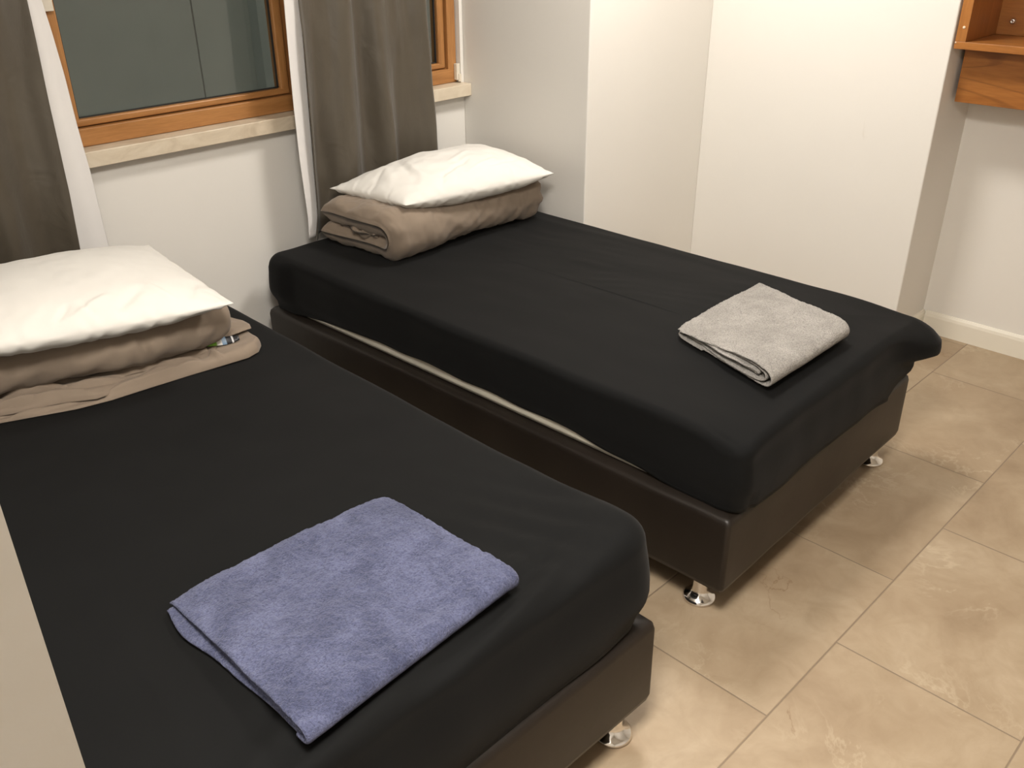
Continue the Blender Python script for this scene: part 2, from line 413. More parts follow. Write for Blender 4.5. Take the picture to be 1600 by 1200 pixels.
def make_sheet(W, L, z1, z2, ins, parent, hem, shape, seed, name='fitted_sheet', r=.075, R=.055):
    """shell following the mattress. hem(x,y)->z of lower edge ; shape(x,y,z,nx,ny)->displacement"""
    x0, x1, y0, y1 = ins[0], W - ins[1], -L + ins[2], -ins[3]
    nn, mm = 10, 60
    V = []; rings = 0
    def ring(inset, zf, rr):
        nonlocal rings
        P = rounded_rect(x0 + inset, x1 - inset, y0 + inset, y1 - inset, max(rr, .004), nn, mm)
        for (x, y) in P: V.append([x, y, zf(x, y)])
        rings += 1; return len(P)
    hh = (min(x1 - x0, y1 - y0)) / 2 - .006
    for t in np.linspace(1, 0, 34)[:-1]:
        ins_ = R + (hh - R) * t; n = ring(ins_, lambda x, y: z2, max(.004, r - ins_) if ins_ < r else .004)
    for a in np.linspace(90, 0, 9):
        n = ring(R - R * math.cos(math.radians(a)), lambda x, y, a=a: z2 - R + R * math.sin(math.radians(a)), max(.01, r - R + R * math.cos(math.radians(a))))
    nz = 12
    for k in range(1, nz + 1):
        n = ring(0, lambda x, y, k=k: (z2 - R) + (hem(x, y) - (z2 - R)) * k / nz, r)
    ring(.008, lambda x, y: hem(x, y) - .0015, r); ring(.016, lambda x, y: hem(x, y) + .004, r)
    cx_, cy_ = (x0 + x1) / 2, (y0 + y1) / 2
    out = []
    for x, y, z in V:
        qx = max(0, abs(x - cx_) - ((x1 - x0) / 2 - r)) * (1 if x > cx_ else -1); qy = max(0, abs(y - cy_) - ((y1 - y0) / 2 - r)) * (1 if y > cy_ else -1)
        l = math.hypot(qx, qy); side = sm(.4, 1.0, l / r) * sm(z2 + .01, z2 - .05, z)
        nx_, ny_ = (qx / l, qy / l) if l > 1e-6 else (0, 0)
        dx, dy, dz = shape(x, y, z, nx_, ny_, side)
        out.append((x + dx, y + dy, z + dz))
    F = []
    for i in range(rings - 1):
        for k in range(n): F.append((i * n + k, (i + 1) * n + k, (i + 1) * n + (k + 1) % n, i * n + (k + 1) % n))
    F.append(tuple(k for k in range(n)))
    return mesh_obj(name, out, F, M_SHEET, parent)
def make_mattress(W, L, z1, z2, ins, parent):
    x0, x1, y0, y1 = ins[0] + .007, W - ins[1] - .010, -L + ins[2] + .010, -ins[3] - .010
    V = []; n = 0
    prof = [(.03, z1 + .001), (.006, z1 + .006), (.001, z1 + .02), (0.001, z2 - .075), (.03, z2 - .035)]
    for i_, z in prof:
        P = rounded_rect(x0 + i_, x1 - i_, y0 + i_, y1 - i_, .06, 8, 30); n = len(P); V += [(x, y, z) for x, y in P]
    F = []
    for i in range(len(prof) - 1):
        for k in range(n): F.append((i * n + k, i * n + (k + 1) % n, (i + 1) * n + (k + 1) % n, (i + 1) * n + k))
    F.append(tuple(range(n))[::-1]); F.append(tuple((len(prof) - 1) * n + k for k in range(n)))
    return mesh_obj('mattress', V, F, M_TICKING, parent)

Z0, Z1 = .1021, .3314
# --- right hand bed, against the wall
WR = 1.102
bedR = thing('bed', 'black-sheeted single bed against the right wall, with the grey towel on it', 'bed', (0, -.0972, 0), .0146, 'single beds with brown leatherette bases')
make_base('bed_base', WR, 2.0, Z0, Z1, bedR)
for x, y in ((.070, -1.900), (1.046, -1.944), (.07, -.1), (1.03, -.1)): make_leg(x, y, Z0 + .01, bedR)
insR = (.030, -.004, -.006, .0)
make_mattress(WR, 2.0, Z1, .535, insR, bedR)
def hemR(x, y):
    z = Z1 + .002
    if x < .1:   # the sheet rides up along the aisle side
        t = -y
        z += .044 * sm(.05, .60, t) * sm(1.86, 1.30, t) * (1 + .10 * math.sin(t * 9)) + .004 * sm(.5, .7, t) * math.sin(t * 23)
    if y < -1.9:
        z -= .030 * math.exp(-((x - .95) / .14) ** 2) - .0 ; z += .004 * math.sin(x * 8)
        z -= .012 * math.exp(-((x - .25) / .15) ** 2)
    return z
def shapeR(x, y, z, nx_, ny_, s):
    top = 1 - s
    dz = 0; w_ = 0
    k = fr(x, y * .55, z, 3.2, 2.0, 3)
    # gentle sag and dome of the top
    edge = min(x - .0, WR - x, -y, y + 2.0)
    if s < .99:
        dz += top * (.006 * sm(0, .35, edge) + .003 * k)
        # long fine creases from the wall side, running along the bed near the foot of the duvet
        d = math.exp(-(((x - .80) / .22) ** 2 + ((y + 1.05) / .5) ** 2))
        dz += top * d * .0016 * math.sin((x * .94 + y * .34) * 90 + 11 * fr(x, y, 0, 2, 9.0, 2)) * (.5 + fr(x, y, 0, 5, 1.0, 2))
        dz += top * .0025 * math.exp(-((x - 1.02 - .02 * math.sin(y * 4)) / .022) ** 2) * sm(-1.7, -1.2, y)
    out = .006 * s * fr(x, y, z * .5, 4, 1.0, 2)
    # side panel bulges above the hem
    b_ = s * .006 * math.sin(math.pi * min(1, max(0, (z - Z1) / .15)))
    if x < .1: b_ -= s * .006 * sm(.40, .36, z)
    if x < .1 and y > -.12: b_ += s * .014 * sm(.36, .42, z)
    # elastic corner at the foot puffs out on the wall side
    c = math.exp(-(((x - 1.08) / .13) ** 2 + ((y + 1.98) / .13) ** 2))
    out += b_ + c * s * .075 * sm(.42, .47, z) - c * s * .02 * sm(.40, .35, z)
    dz += c * s * (-.02) + c * (-.012)
    c2 = math.exp(-(((x - .02) / .10) ** 2 + ((y + 1.99) / .10) ** 2))
    dz -= .020 * c2 * sm(.45, .52, z)
    for px_, w__ in ((.030, .004), (.050, .003)):
        dz -= .007 * math.exp(-((x - px_ - .1 * (y + 1.95)) / w__) ** 2) * math.exp(-((y + 1.93) / .022) ** 2)
    if y > -.15 and x < .25: dz += -.006 * s
    return (nx_ * out, ny_ * out, dz)
make_sheet(WR, 2.0, Z1, .540, insR, bedR, hemR, shapeR, 1, r=.042, R=.027)

# --- left hand bed, in the foreground
WL = 1.13
bedL = thing('bed', 'black-sheeted single bed in the foreground, nearest the left wall, bearing the blue towel', 'bed', (-.3677 , -2.1685, 0), -.0227, 'single beds with brown leatherette bases')
# local frame: foot right corner at origin -> shift so that local matches make_base (x from 0..W, y -L..0)
def shifted(o, dx, dy): o.location = (dx, dy, 0); return o
shifted(make_base('bed_base', WL, 2.0, Z0, Z1 - .002, bedL), -WL, 2.0)
for x, y in ((-.064, .053), (-WL + .07, .06), (-.07, 1.9), (-WL + .07, 1.9)): make_leg(x, y, Z0 + .01, bedL)
insL = (.02, .014, .016, .0)
shifted(make_mattress(WL, 2.0, Z1 - .002, .560, (.035, .045, .035, .01), bedL), -WL, 2.0)
def hemL(x, y):
    z = Z1 + .0
    if y < -1.9: z += .006 * math.sin(x * 7) + .004
    if x > WL - .15: z += .006 * sm(-1.9, -1.4, y)
    return z
def shapeL(x, y, z, nx_, ny_, s):
    top = 1 - s; dz = 0
    edge = min(x, WL - x, -y, y + 2.0)
    k = fr(x, y, z, 3.0, 12.0, 3)
    if s < .99:
        dz += top * (.005 * sm(0, .3, edge) + .003 * k)
        # folds pulled toward the foot edge next to the towel, fanning out
        u = (x - .28) * .86 + (y + 1.80) * .30
        d = math.exp(-(((y + 1.90) / .085) ** 2)) * sm(.15, .45, x) * sm(1.02, .8, x)
        dz += top * d * .010 * math.sin((y * 1.0 - x * .28) * 75 + 2 * fr(x, y, 0, 2, 3.0, 2))
        d2 = math.exp(-(((x - .97) / .16) ** 2 + ((y + 1.80) / .16) ** 2))
        dz += top * d2 * .0035 * math.sin((x + y * .4) * 85)
        dz += top * .003 * math.exp(-((x - .22 - .06 * (y + 1.5)) / .018) ** 2) * sm(-1.0, -1.5, y)
    out = s * (.008 * fr(x, y, z * .5, 4, 21.0, 2) + .014 * math.sin(math.pi * min(1, max(0, (z - Z1) / .19))))
    c = math.exp(-(((x - WL) / .10) ** 2 + ((y + 2.0) / .12) ** 2))
    dz += .020 * math.exp(-(((x - WL + .04) / .09) ** 2 + ((y + 1.90) / .10) ** 2)) * sm(.46, .54, z)
    out += s * .020 * math.exp(-((y + 1.9) / .30) ** 2) * sm(WL - .2, WL, x) * sm(.36, .42, z)
    c3 = math.exp(-(((x - WL + .02) / .04) ** 2 + ((y + 1.72) / .10) ** 2))
    dz += c3 * .006 * top
    out -= c * s * .004
    return (nx_ * out, ny_ * out, dz)
shifted(make_sheet(WL, 2.0, Z1, .570, insL, bedL, hemL, shapeL, 2, r=.072, R=.034), -WL, 2.0)

# ------------------------------------------------------------------ pillows
def crease(px, py, ax, ay, bx, by, w_):
    """gaussian falloff about a segment"""
    dx, dy = bx - ax, by - ay; t = max(0, min(1, ((px - ax) * dx + (py - ay) * dy) / (dx * dx + dy * dy)))
    d = math.hypot(px - ax - t * dx, py - ay - t * dy); return math.exp(-(d / w_) ** 2) * (1 - (2 * t - 1) ** 4 * .7)
def make_pillow(name, cor, T_, label, loc, n=150, m=110, pinch=.045, pf=None, wr=.004, creases=(), seed=0., top_gain=1.0, bot=.45, group=None, droop=None, floor_=None):
    """cor: RL, RR, FR, FL as (x,y,z)"""
    RL, RRc, FR, FL = [np.array(c) for c in cor]
    top = np.zeros((n, m, 3)); botm = np.zeros((n, m, 3))
    for i in range(n):
        for j in range(m):
            u, v = i / (n - 1), j / (m - 1)      # u: left->right, v: front->rear
            # concentrate samples at the borders
            u = .5 - .5 * math.cos(math.pi * u) * (1 - .0); v = .5 - .5 * math.cos(math.pi * v)
            a, b_ = 2 * u - 1, 2 * v - 1
            # edges are pulled inwards between the corners
            ua = a * (1 - pinch * (1 - b_ * b_)); vb = b_ * (1 - (pinch * 1.4 if (b_ > 0 or pf is None) else pf) * (1 - a * a))
            uu, vv = (ua + 1) / 2, (vb + 1) / 2
            base = (FL * (1 - uu) + FR * uu) * (1 - vv) + (RL * (1 - uu) + RRc * uu) * vv
            t = max(0, (1 - abs(a) ** 2.6)) ** .62 * max(0, (1 - abs(b_) ** 2.3)) ** .60
            f = fr(base[0] * 1.0, base[1] * 1.0, seed, 7, seed, 3)
            cr = sum(h * crease(uu, vv, *c) for (*c, h) in creases)
            # puckers perpendicular to the seam
            e1 = math.exp(-((1 - abs(a)) / .10)) ; e2 = math.exp(-((1 - abs(b_)) / .16))
            puck = (e1 * math.sin(vb * 24 + 5 * fr(vb, a, seed, 3, 1.0, 2)) + e2 * math.sin(ua * 34 + 6 * fr(ua, b_, seed, 3, 2.0, 2)))
            tt = sm(0, .35, t)
            dz = wr * f * 1.6 * tt + .0022 * puck * sm(0, .12, t) + cr * tt
            top[i, j] = base + np.array([0, 0, T_ * t * top_gain + dz])
            botm[i, j] = base - np.array([0, 0, T_ * t ** .8 * bot - (.5 * wr * f * tt) + .003 * puck * sm(0, .1, t)])
            if floor_: botm[i, j][2] = max(botm[i, j][2], floor_(botm[i, j][0], botm[i, j][1]))
            if droop: 
                q = droop(top[i, j][0], top[i, j][1]); top[i, j][2] += q; botm[i, j][2] += q
    V = list(top.reshape(-1, 3)) ; off = len(V); F = grid_faces(n, m, 0)
    idx = {}
    V2 = botm.reshape(-1, 3)
    mp = np.zeros(n * m, int)
    for i in range(n):
        for j in range(m):
            k = i * m + j
            if i in (0, n - 1) or j in (0, m - 1): mp[k] = k
            else: mp[k] = len(V); V.append(V2[k])
    for i in range(n - 1):
        for j in range(m - 1):
            F.append((mp[i * m + j], mp[i * m + j + 1], mp[(i + 1) * m + j + 1], mp[(i + 1) * m + j]))
    o = mesh_obj(name, V, F, M_PILLOW, None, True, loc)
    return tag(o, label, 'pillow', group)

make_pillow('pillow', [(.290, -.160, .742), (1.055, -.195, .772), (1.010, -.636, .745), (.322, -.560, .752)], .088,
            'white pillow with creased left end, lying on the rolled taupe duvet of the right bed', (.66, -.4, .70),
            seed=3.0, bot=.85, pf=-.06, floor_=lambda x, y: .727 - .045 * sm(-.50, -.60, y) - .03 * sm(.30, .26, x), wr=.004, group='white pillows',
            creases=[(.10, .35, .22, .80, .030, .006), (.18, .30, .32, .78, .022, -.007), (.22, .22, .27, .60, .018, .006), (.32, .18, .24, .02, .02, -.007),
                     (.42, .30, .62, .45, .025, .005), (.30, .15, .55, .28, .018, -.006), (.45, .10, .70, .22, .018, .005), (.60, .12, .85, .20, .014, -.005), (.05, .5, .16, .62, .02, -.005)])
make_pillow('pillow', [(-1.22, -.30, .785), (-.535, -.405, .790), (-.583, -.955, .776), (-1.24, -.790, .792)], .086,
            'smooth white pillow on the folded duvet of the foreground bed, cut by the left edge', (-.88, -.65, .72),
            seed=8.0, bot=.80, floor_=lambda x, y: .736 - .03 * sm(-.80, -.90, y), wr=.0022, group='white pillows', pinch=.03, pf=-.06,
            creases=[(.60, .03, .72, .14, .02, -.006), (.45, .02, .60, .12, .015, .006), (.80, .04, .74, .16, .015, .006), (.86, .05, .93, .2, .015, -.005), (.52, .02, .50, .10, .010, -.006), (.40, .02, .46, .10, .010, -.006)])

# ------------------------------------------------------------------ duvets
def puffy(name, path, x_of, thick, nv, mat, parent, wr, seed=0., loc=None, endr=.07, sr=.05, dispf=None, aniso=(1, 1, 1), bend=None):
    """a stuffed sheet: path = list of (y,z) medial curve, swept over x; rounded at both ends of the path and of the sweep"""
    P = np.array(path, float); seg = np.hypot(*np.diff(P, axis=0).T); S = np.concatenate([[0], np.cumsum(seg)]); Ltot = S[-1]
    nsx = nv
    nsx_t = max(60, int(Ltot / .006))
    ts = .5 - .5 * np.cos(np.linspace(0, math.pi, nsx_t)); 
    ts = .5 * ts + .5 * np.linspace(0, 1, nsx_t)
    py = np.interp(ts * Ltot, S, P[:, 0]); pz = np.interp(ts * Ltot, S, P[:, 1])
    k = 5; ker = np.ones(k) / k
    pys = np.convolve(np.pad(py, k // 2, mode='edge'), ker, 'valid'); pzs = np.convolve(np.pad(pz, k // 2, mode='edge'), ker, 'valid')
    py, pz = pys, pzs
    ty, tz = np.gradient(py), np.gradient(pz); l = np.hypot(ty, tz) + 1e-9; ny, nz_ = -tz / l, ty / l
    vs = .5 * (.5 - .5 * np.cos(np.linspace(0, math.pi, nv))) + .5 * np.linspace(0, 1, nv)
    A = np.zeros((nsx_t, nv, 3)); B = np.zeros((nsx_t, nv, 3))
    for i in range(nsx_t):
        s = ts[i]; ds = min(s, 1 - s) * Ltot
        es = math.sqrt(max(0, 1 - (1 - min(1, ds / sr)) ** 2))
        for j in range(nv):
            v = vs[j]; x = x_of(s, v)
            x0_, x1_ = x_of(s, 0), x_of(s, 1); dv = min(x - x0_, x1_ - x)
            ev = math.sqrt(max(0, 1 - (1 - min(1, dv / endr)) ** 2))
            h = thick(s, v) * es * ev
            y_, z_ = py[i], pz[i]
            for Q, sg in ((A, 1), (B, -1)):
                X = np.array([x, y_ + sg * ny[i] * h, z_ + sg * nz_[i] * h])
                d = wr * fr(X[0] * aniso[0], X[1] * aniso[1], X[2] * aniso[2], 1, seed + .0 * sg, 4) * min(1, es * ev * 1.5)
                if dispf: d += dispf(X[0], X[1], X[2], s, v) * min(1, es * ev * 1.5)
                X = X + np.array([0, sg * ny[i] * d + (bend(x) * sm(-.45, -.75, y_) if bend else 0), sg * nz_[i] * d]); Q[i, j] = X
    n, m = nsx_t, nv
    V = list(A.reshape(-1, 3)); F = grid_faces(n, m, 0, flip=True); mp = np.zeros(n * m, int); V2 = B.reshape(-1, 3)
    for i in range(n):
        for j in range(m):
            q = i * m + j
            if i in (0, n - 1) or j in (0, m - 1): mp[q] = q
            else: mp[q] = len(V); V.append(V2[q])
    for i in range(n - 1):
        for j in range(m - 1):
            F.append((mp[i * m + j], mp[(i + 1) * m + j], mp[(i + 1) * m + j + 1], mp[i * m + j + 1])[::-1])
    return mesh_obj(name, V, F, mat, parent, True, loc)
def arc(cy, cz, r, a0, a1, n=12, ry=1.0): return [(cy + ry * r * math.cos(math.radians(a0 + (a1 - a0) * k / n)), cz + r * math.sin(math.radians(a0 + (a1 - a0) * k / n))) for k in range(n + 1)]
ZR = .549
# right duvet: folded over itself with the fold toward the foot of the bed; the upper layer's end is tucked back inside
hR = .046
path = [(-.40, ZR + .088), (-.47, ZR + .092)]
path = [(-.165, ZR + hR)] + [(-.30, ZR + hR), (-.48, ZR + hR + .002)] + arc(-.500, ZR + .090, .044, -90, -270, 12, 1.0) + [(-.40, ZR + .134), (-.24, ZR + .130), (-.17, ZR + .122)]
duR = thing('duvet', 'folded taupe duvet on the right bed, under the creased white pillow', 'duvet', (.63, -.36, ZR), 0, 'folded taupe duvets')
def xofR(s, v):
    return (.228 + .022 * math.sin(3.0 * s + .4) - .010 * math.cos(9 * s)) * (1 - v) + (1.055 - .03 * math.sin(math.pi * s)) * v
def thR(s, v):
    return hR * (1 + .10 * math.sin(7 * v + 2 * s))  * (1 - .12 * v)
def dispR(x, y, z, s, v):
    # puckers radiating from the fold along the front and at the open left end
    e = math.exp(-((x - .22) / .09)); 
    d = e * .004 * math.sin(z * 70 + y * 25 + 5 * fr(x, y, z, 6, 5., 2))
    f = math.exp(-((y + .55) / .07) ** 2)
    d += f * .0022 * math.sin((x * .8 - z * 1.3) * 95 + 5 * fr(x, y, z, 5, 2., 2)) * sm(.3, .55, x)
    e2 = math.exp(-((1.02 - x) / .10)); d += e2 * .006 * math.sin(z * 110 + y * 20)
    return d
o = puffy('folded_filling', path, xofR, thR, 150, M_DUVET, duR, .009, 4.0, None, .05, .05, dispR, (7, 7, 7)); o.location = (-.63, .36, -ZR)
# the crumpled inner layer showing in the open end
path = [(-.27, ZR + .088)] + [(-.36, ZR + .090), (-.44, ZR + .086)] + [(-.462, ZR + .090)]
o = puffy('inner_layer', path, lambda s, v: .244 + .012 * math.sin(9 * s) + v * .5, lambda s, v: .014 + .004 * math.sin(20 * s), 70, M_DUVET, duR, .012, 14.0, None, .02, .012,
          lambda x, y, z, s, v: .006 * math.sin(y * 130 + x * 40), (20, 20, 20)); o.location = (-.63, .36, -ZR)

# left duvet
ZL = .578
duL = thing('duvet', 'folded taupe duvet with loose cover spreading at its base, on the foreground bed', 'duvet', (-.85, -.6, ZL), 0, 'folded taupe duvets')
hL = .036
path = [(-.36, ZL + .074), (-.55, ZL + .076), (-.72, ZL + .078)] + arc(-.80, ZL + .108, .030, -90, -270, 10, 1.0) + [(-.60, ZL + .136), (-.50, ZL + .134), (-.42, ZL + .128)]
def xofL(s, v): return -1.42 * (1 - v) + (-.522 + .014 * math.sin(8 * s + 1)) * v
BENDL = lambda x: interp(x, [(-1.45, .17), (-1.10, .115), (-.95, .06), (-.80, .005), (-.65, 0), (-.52, .005)])
def yrotL(o): return o
def dispL(x, y, z, s, v):
    d = .0025 * math.exp(-((y + .84) / .06) ** 2) * math.sin((x * .8 - z * 1.2) * 85 + 7 * fr(x, y, z, 4, 6., 2))
    d -= .012 * crease(x, z, -.80, .74, -.78, .63, .012) * sm(-.70, -.80, y)
    return d
o = puffy('folded_filling', path, xofL, lambda s, v: hL * (1 + .08 * math.sin(9 * v + s)), 170, M_DUVET, duL, .008, 9.0, None, .05, .05, dispL, (6, 6, 6), BENDL); o.location = (.85, .6, -ZL)
# loose cover: a thin crumpled spread, its right hand end reaching out from under the fold
def cover(name, outline_front, y_rear, z0_, th, nx, nyy, seed, ridges, parent, lift=None):
    """outline_front: list of (x, y_front); a slab between y_front(x) and y_rear(x)"""
    xs_ = [a for a, _ in outline_front]; ys_ = [b_ for _, b_ in outline_front]
    yr_ = y_rear
    A = np.zeros((nx, nyy, 3)); B = np.zeros((nx, nyy, 3))
    for i in range(nx):
        u = .5 * (.5 - .5 * math.cos(math.pi * i / (nx - 1))) + .5 * i / (nx - 1); x = xs_[0] + (xs_[-1] - xs_[0]) * u
        yf = float(np.interp(x, xs_, ys_)); yr__ = float(np.interp(x, [a for a, _ in yr_], [b_ for _, b_ in yr_]))
        for j in range(nyy):
            v = .5 * (.5 - .5 * math.cos(math.pi * j / (nyy - 1))) + .5 * j / (nyy - 1); y = yf + (yr__ - yf) * v
            e = math.sqrt(max(0, 1 - (1 - min(1, (y - yf) / .022)) ** 2)) * math.sqrt(max(0, 1 - (1 - min(1, min(u, 1 - u) * abs(xs_[-1] - xs_[0]) / .02)) ** 2)) * math.sqrt(max(0, 1 - (1 - min(1, (yr__ - y) / .03)) ** 2))
            h = th(x, y) * e
            rz = sum(hh * 1.8 * crease(x, y, *c) for (*c, hh) in ridges) * min(1, e * 1.6) + .004 * e * fr(x * 9, y * 14, 0, 1, seed, 3)
            L_ = lift(x, y) if lift else 0
            A[i, j] = (x, y, z0_ + h + max(-h * .6, rz) + L_); B[i, j] = (x, y, z0_ + .001 + L_ * .98 - .0)
    V = list(A.reshape(-1, 3)); F = grid_faces(nx, nyy, 0); off = len(V); V += list(B.reshape(-1, 3)); F += grid_faces(nx, nyy, off, flip=True)
    # stitch borders
    def bridge(a, b_): F.append((a, b_, b_ + off, a + off))
    for j in range(nyy - 1): bridge(j + 1, j); bridge((nx - 1) * nyy + j, (nx - 1) * nyy + j + 1)
    for i in range(nx - 1): bridge(i * nyy, (i + 1) * nyy); bridge((i + 1) * nyy + nyy - 1, i * nyy + nyy - 1)
    o = mesh_obj(name, V, F, M_DUVET, parent, True); o.location = (.85, .6, -ZL); return o
ridgesL = [(-1.20, -.73, -1.02, -.755, .012, .018), (-1.14, -.75, -.96, -.80, .008, -.014), (-1.10, -.765, -.84, -.815, .010, .014), (-.98, -.78, -.78, -.80, .012, .014), (-.96, -.815, -.72, -.838, .007, -.014),
           (-.90, -.832, -.66, -.855, .008, .012), (-.80, -.80, -.62, -.82, .010, .012), (-.72, -.845, -.60, -.83, .007, -.012), (-.62, -.815, -.60, -.87, .008, .010), (-1.05, -.80, -.90, -.835, .007, -.010)]
cover('cover_hem', [(-1.45, -.70), (-1.30, -.725), (-1.14, -.765), (-.98, -.832), (-.90, -.850), (-.80, -.858), (-.70, -.868), (-.60, -.880), (-.53, -.888), (-.49, -.876), (-.462, -.845), (-.452, -.80)],
      [(-1.45, -.40), (-.62, -.40), (-.49, -.64), (-.452, -.74)], ZL, lambda x, y: .026 - .012 * sm(-.62, -.74, x), 230, 90, 5.0, ridgesL, duL)
cover('cover_fold', [(-1.45, -.685), (-1.30, -.705), (-1.20, -.722), (-1.10, -.765), (-1.00, -.795), (-.93, -.838), (-.86, -.838), (-.80, -.846), (-.73, -.842), (-.66, -.858), (-.60, -.840), (-.56, -.800)],
      [(-1.45, -.40), (-.56, -.60)], ZL + .011, lambda x, y: .019 + .005 * math.sin(x * 31), 220, 80, 21.0,
      [(-1.20, -.68, -.95, -.80, .008, .006), (-.98, -.76, -.78, -.82, .007, -.008), (-.80, -.80, -.64, -.84, .006, .006), (-.70, -.80, -.62, -.855, .006, -.006)], duL)
cover('cover_fold', [(-1.45, -.66), (-1.28, -.672), (-1.14, -.695), (-1.06, -.740), (-.97, -.752), (-.91, -.800), (-.82, -.806), (-.76, -.820), (-.68, -.806), (-.60, -.775)],
      [(-1.45, -.40), (-.60, -.60)], ZL + .028, lambda x, y: .016 + .006 * math.sin(x * 23), 190, 70, 11.0,
      [(-1.10, -.70, -.90, -.80, .010, .008), (-1.00, -.72, -.86, -.81, .008, -.008), (-.84, -.78, -.70, -.81, .009, .006), (-1.25, -.64, -1.08, -.71, .010, -.007)], duL)
# upper flap lying over the tag opening
cover('cover_flap', [(-.70, -.775), (-.62, -.780), (-.55, -.795), (-.50, -.800), (-.455, -.790), (-.442, -.76)],
      [(-.70, -.55), (-.54, -.55), (-.480, -.62), (-.442, -.72)], ZL + .032, lambda x, y: .007, 80, 50, 7.0, [(-.62, -.80, -.50, -.82, .010, .004)], duL,
      lift=lambda x, y: .006 * math.exp(-((x + .50) / .04) ** 2))
# printed care tag between flap and cover
def tag_mat():
    m, nt, b = new_mat('printed_tag')
    v = obj_coord(nt); sx = nt.nodes.new('ShaderNodeSeparateXYZ'); nt.links.new(v, sx.inputs[0])
    t = mth(nt, 'MULTIPLY_ADD', sx.outputs[0], 10.0, .5)
    col = ramp(nt, t, [(0.0, (.22, .52, .05)), (.30, (.22, .52, .05)), (.34, (.75, .75, .72)), (.46, (.75, .75, .72)), (.47, (.20, .30, .42)), (.58, (.20, .30, .42)), (.60, (.015, .015, .018)), (.74, (.015, .015, .018)), (.75, (.6, .6, .6)), (.78, (.6, .6, .6)), (.80, (.015, .015, .018)), (1, (.015, .015, .018))])
    nt.links.new(col, b.inputs['Base Color']); b.inputs['Roughness'].default_value = .4
    return m
V = []; F = []
for i in range(16):
    for j in range(4):
        u, v = i / 15, j / 3
        V.append((-.045 + .09 * u, (.5 - v) * .026 * (1 - .45 * abs(2 * u - 1) ** 2), .003 * math.sin(u * 6) + .006 * v * (1 - v)))
F = grid_faces(16, 4, 0, flip=False)
o = mesh_obj('care_tag', V, F, tag_mat(), duL); o.location = (-.560 + .85, -.815 + .6, .038); o.rotation_euler = (math.radians(38), 0, math.radians(-16))
o['label'] = 'small printed tag, green, white and black'
sd = o.modifiers.new('s', 'SOLIDIFY'); sd.thickness = .0006

# ------------------------------------------------------------------ towels
def ribbon_towel(name, cor, path, th, nv, mat, label, loc, seed, amp, edgef=None, cat='towel', fray=.0017):
    """path: list of (v, z) medial curve in the folding plane (v: 0 = near fold, 1 = rear), swept from left to right across the quad.
       cor: near-left, near-right, rear-right, rear-left (x, y)"""
    P = np.array(path, float); D = abs(np.array(cor[3]) - np.array(cor[0]))[1]
    Q = P.copy(); Q[:, 0] *= D
    seg = np.hypot(*np.diff(Q, axis=0).T); S = np.concatenate([[0], np.cumsum(seg)]); n = max(80, int(S[-1] / .0045))
    t = np.linspace(0, S[-1], n); pv = np.interp(t, S, Q[:, 0]); pz = np.interp(t, S, Q[:, 1])
    for _ in range(3):
        pv[1:-1] = (pv[:-2] + 2 * pv[1:-1] + pv[2:]) / 4; pz[1:-1] = (pz[:-2] + 2 * pz[1:-1] + pz[2:]) / 4
    tv, tz = np.gradient(pv), np.gradient(pz); l = np.hypot(tv, tz) + 1e-9; n1, n2 = -tz / l, tv / l
    c = [np.array(a, float) for a in cor]
    V = []; prof = [(-1, 0), (-.92, .5), (-.6, .95)] 
    G = []
    for sg in (1, -1):
        g = np.zeros((n, nv, 3))
        for i in range(n):
            de = min(i, n - 1 - i) / 2.0; he = th * min(1, .25 + .75 * min(1, de))
            for j in range(nv):
                u = j / (nv - 1); du = min(j, nv - 1 - j)
                h = he * (1 if du > 1 else (.8 if du == 1 else .35))
                vv = (pv[i] + sg * n1[i] * h) / D; z = pz[i] + sg * n2[i] * h
                uu = u
                if edgef: uu, vv, z = edgef(u, vv, z, i / (n - 1), sg)
                xy = (c[0] * (1 - uu) + c[1] * uu) * (1 - vv) + (c[3] * (1 - uu) + c[2] * uu) * vv
                a = amp * fr(xy[0], xy[1], 0, 9, seed, 3) * sm(0, .02, z - min(pz))
                q = fray * ns(xy[0], xy[1], z, 210, seed) + fray * .8 * ns(xy[0], xy[1], z, 90, seed + 3)
                g[i, j] = (xy[0] + q * .5, xy[1] + q * .5, z + a + q * sg * n2[i] + loc[2])
        G.append(g)
    V = np.concatenate([G[0].reshape(-1, 3), G[1].reshape(-1, 3)]); off = n * nv
    F = grid_faces(n, nv, 0) + grid_faces(n, nv, off, flip=True)
    def br(a, b_): F.append((a, b_, b_ + off, a + off))
    for j in range(nv - 1): br(j + 1, j); br((n - 1) * nv + j, (n - 1) * nv + j + 1)
    for i in range(n - 1): br(i * nv, (i + 1) * nv); br((i + 1) * nv + nv - 1, i * nv + nv - 1)
    V = V - np.array(loc)
    o = mesh_obj(name, V, F, mat, None, True); o.location = loc
    import bmesh
    bm = bmesh.new(); bm.from_mesh(o.data); bmesh.ops.recalc_face_normals(bm, faces=bm.faces); bm.to_mesh(o.data); bm.free()
    return tag(o, label, cat)
# blue towel: folded in half twice, near fold toward the foot of the bed
zB = .5790
pathB = [(1.0, .006), (.5, .006)] + [(.04, .006)] + [(.012, .009), (.004, .0165), (.012, .024), (.04, .028)] + [(.5, .0275), (.965, .027), (.985, .024)]
pathB = [(.93, .0185), (.5, .0165), (.10, .0165), (.06, .0165)]
def spiral(y_in, zs, r0):
    return None
pathB = [(.90, .014), (.45, .014), (.06, .0135), (.035, .0165), (.06, .0200), (.5, .0215), (.93, .0200), (.965, .0235)]
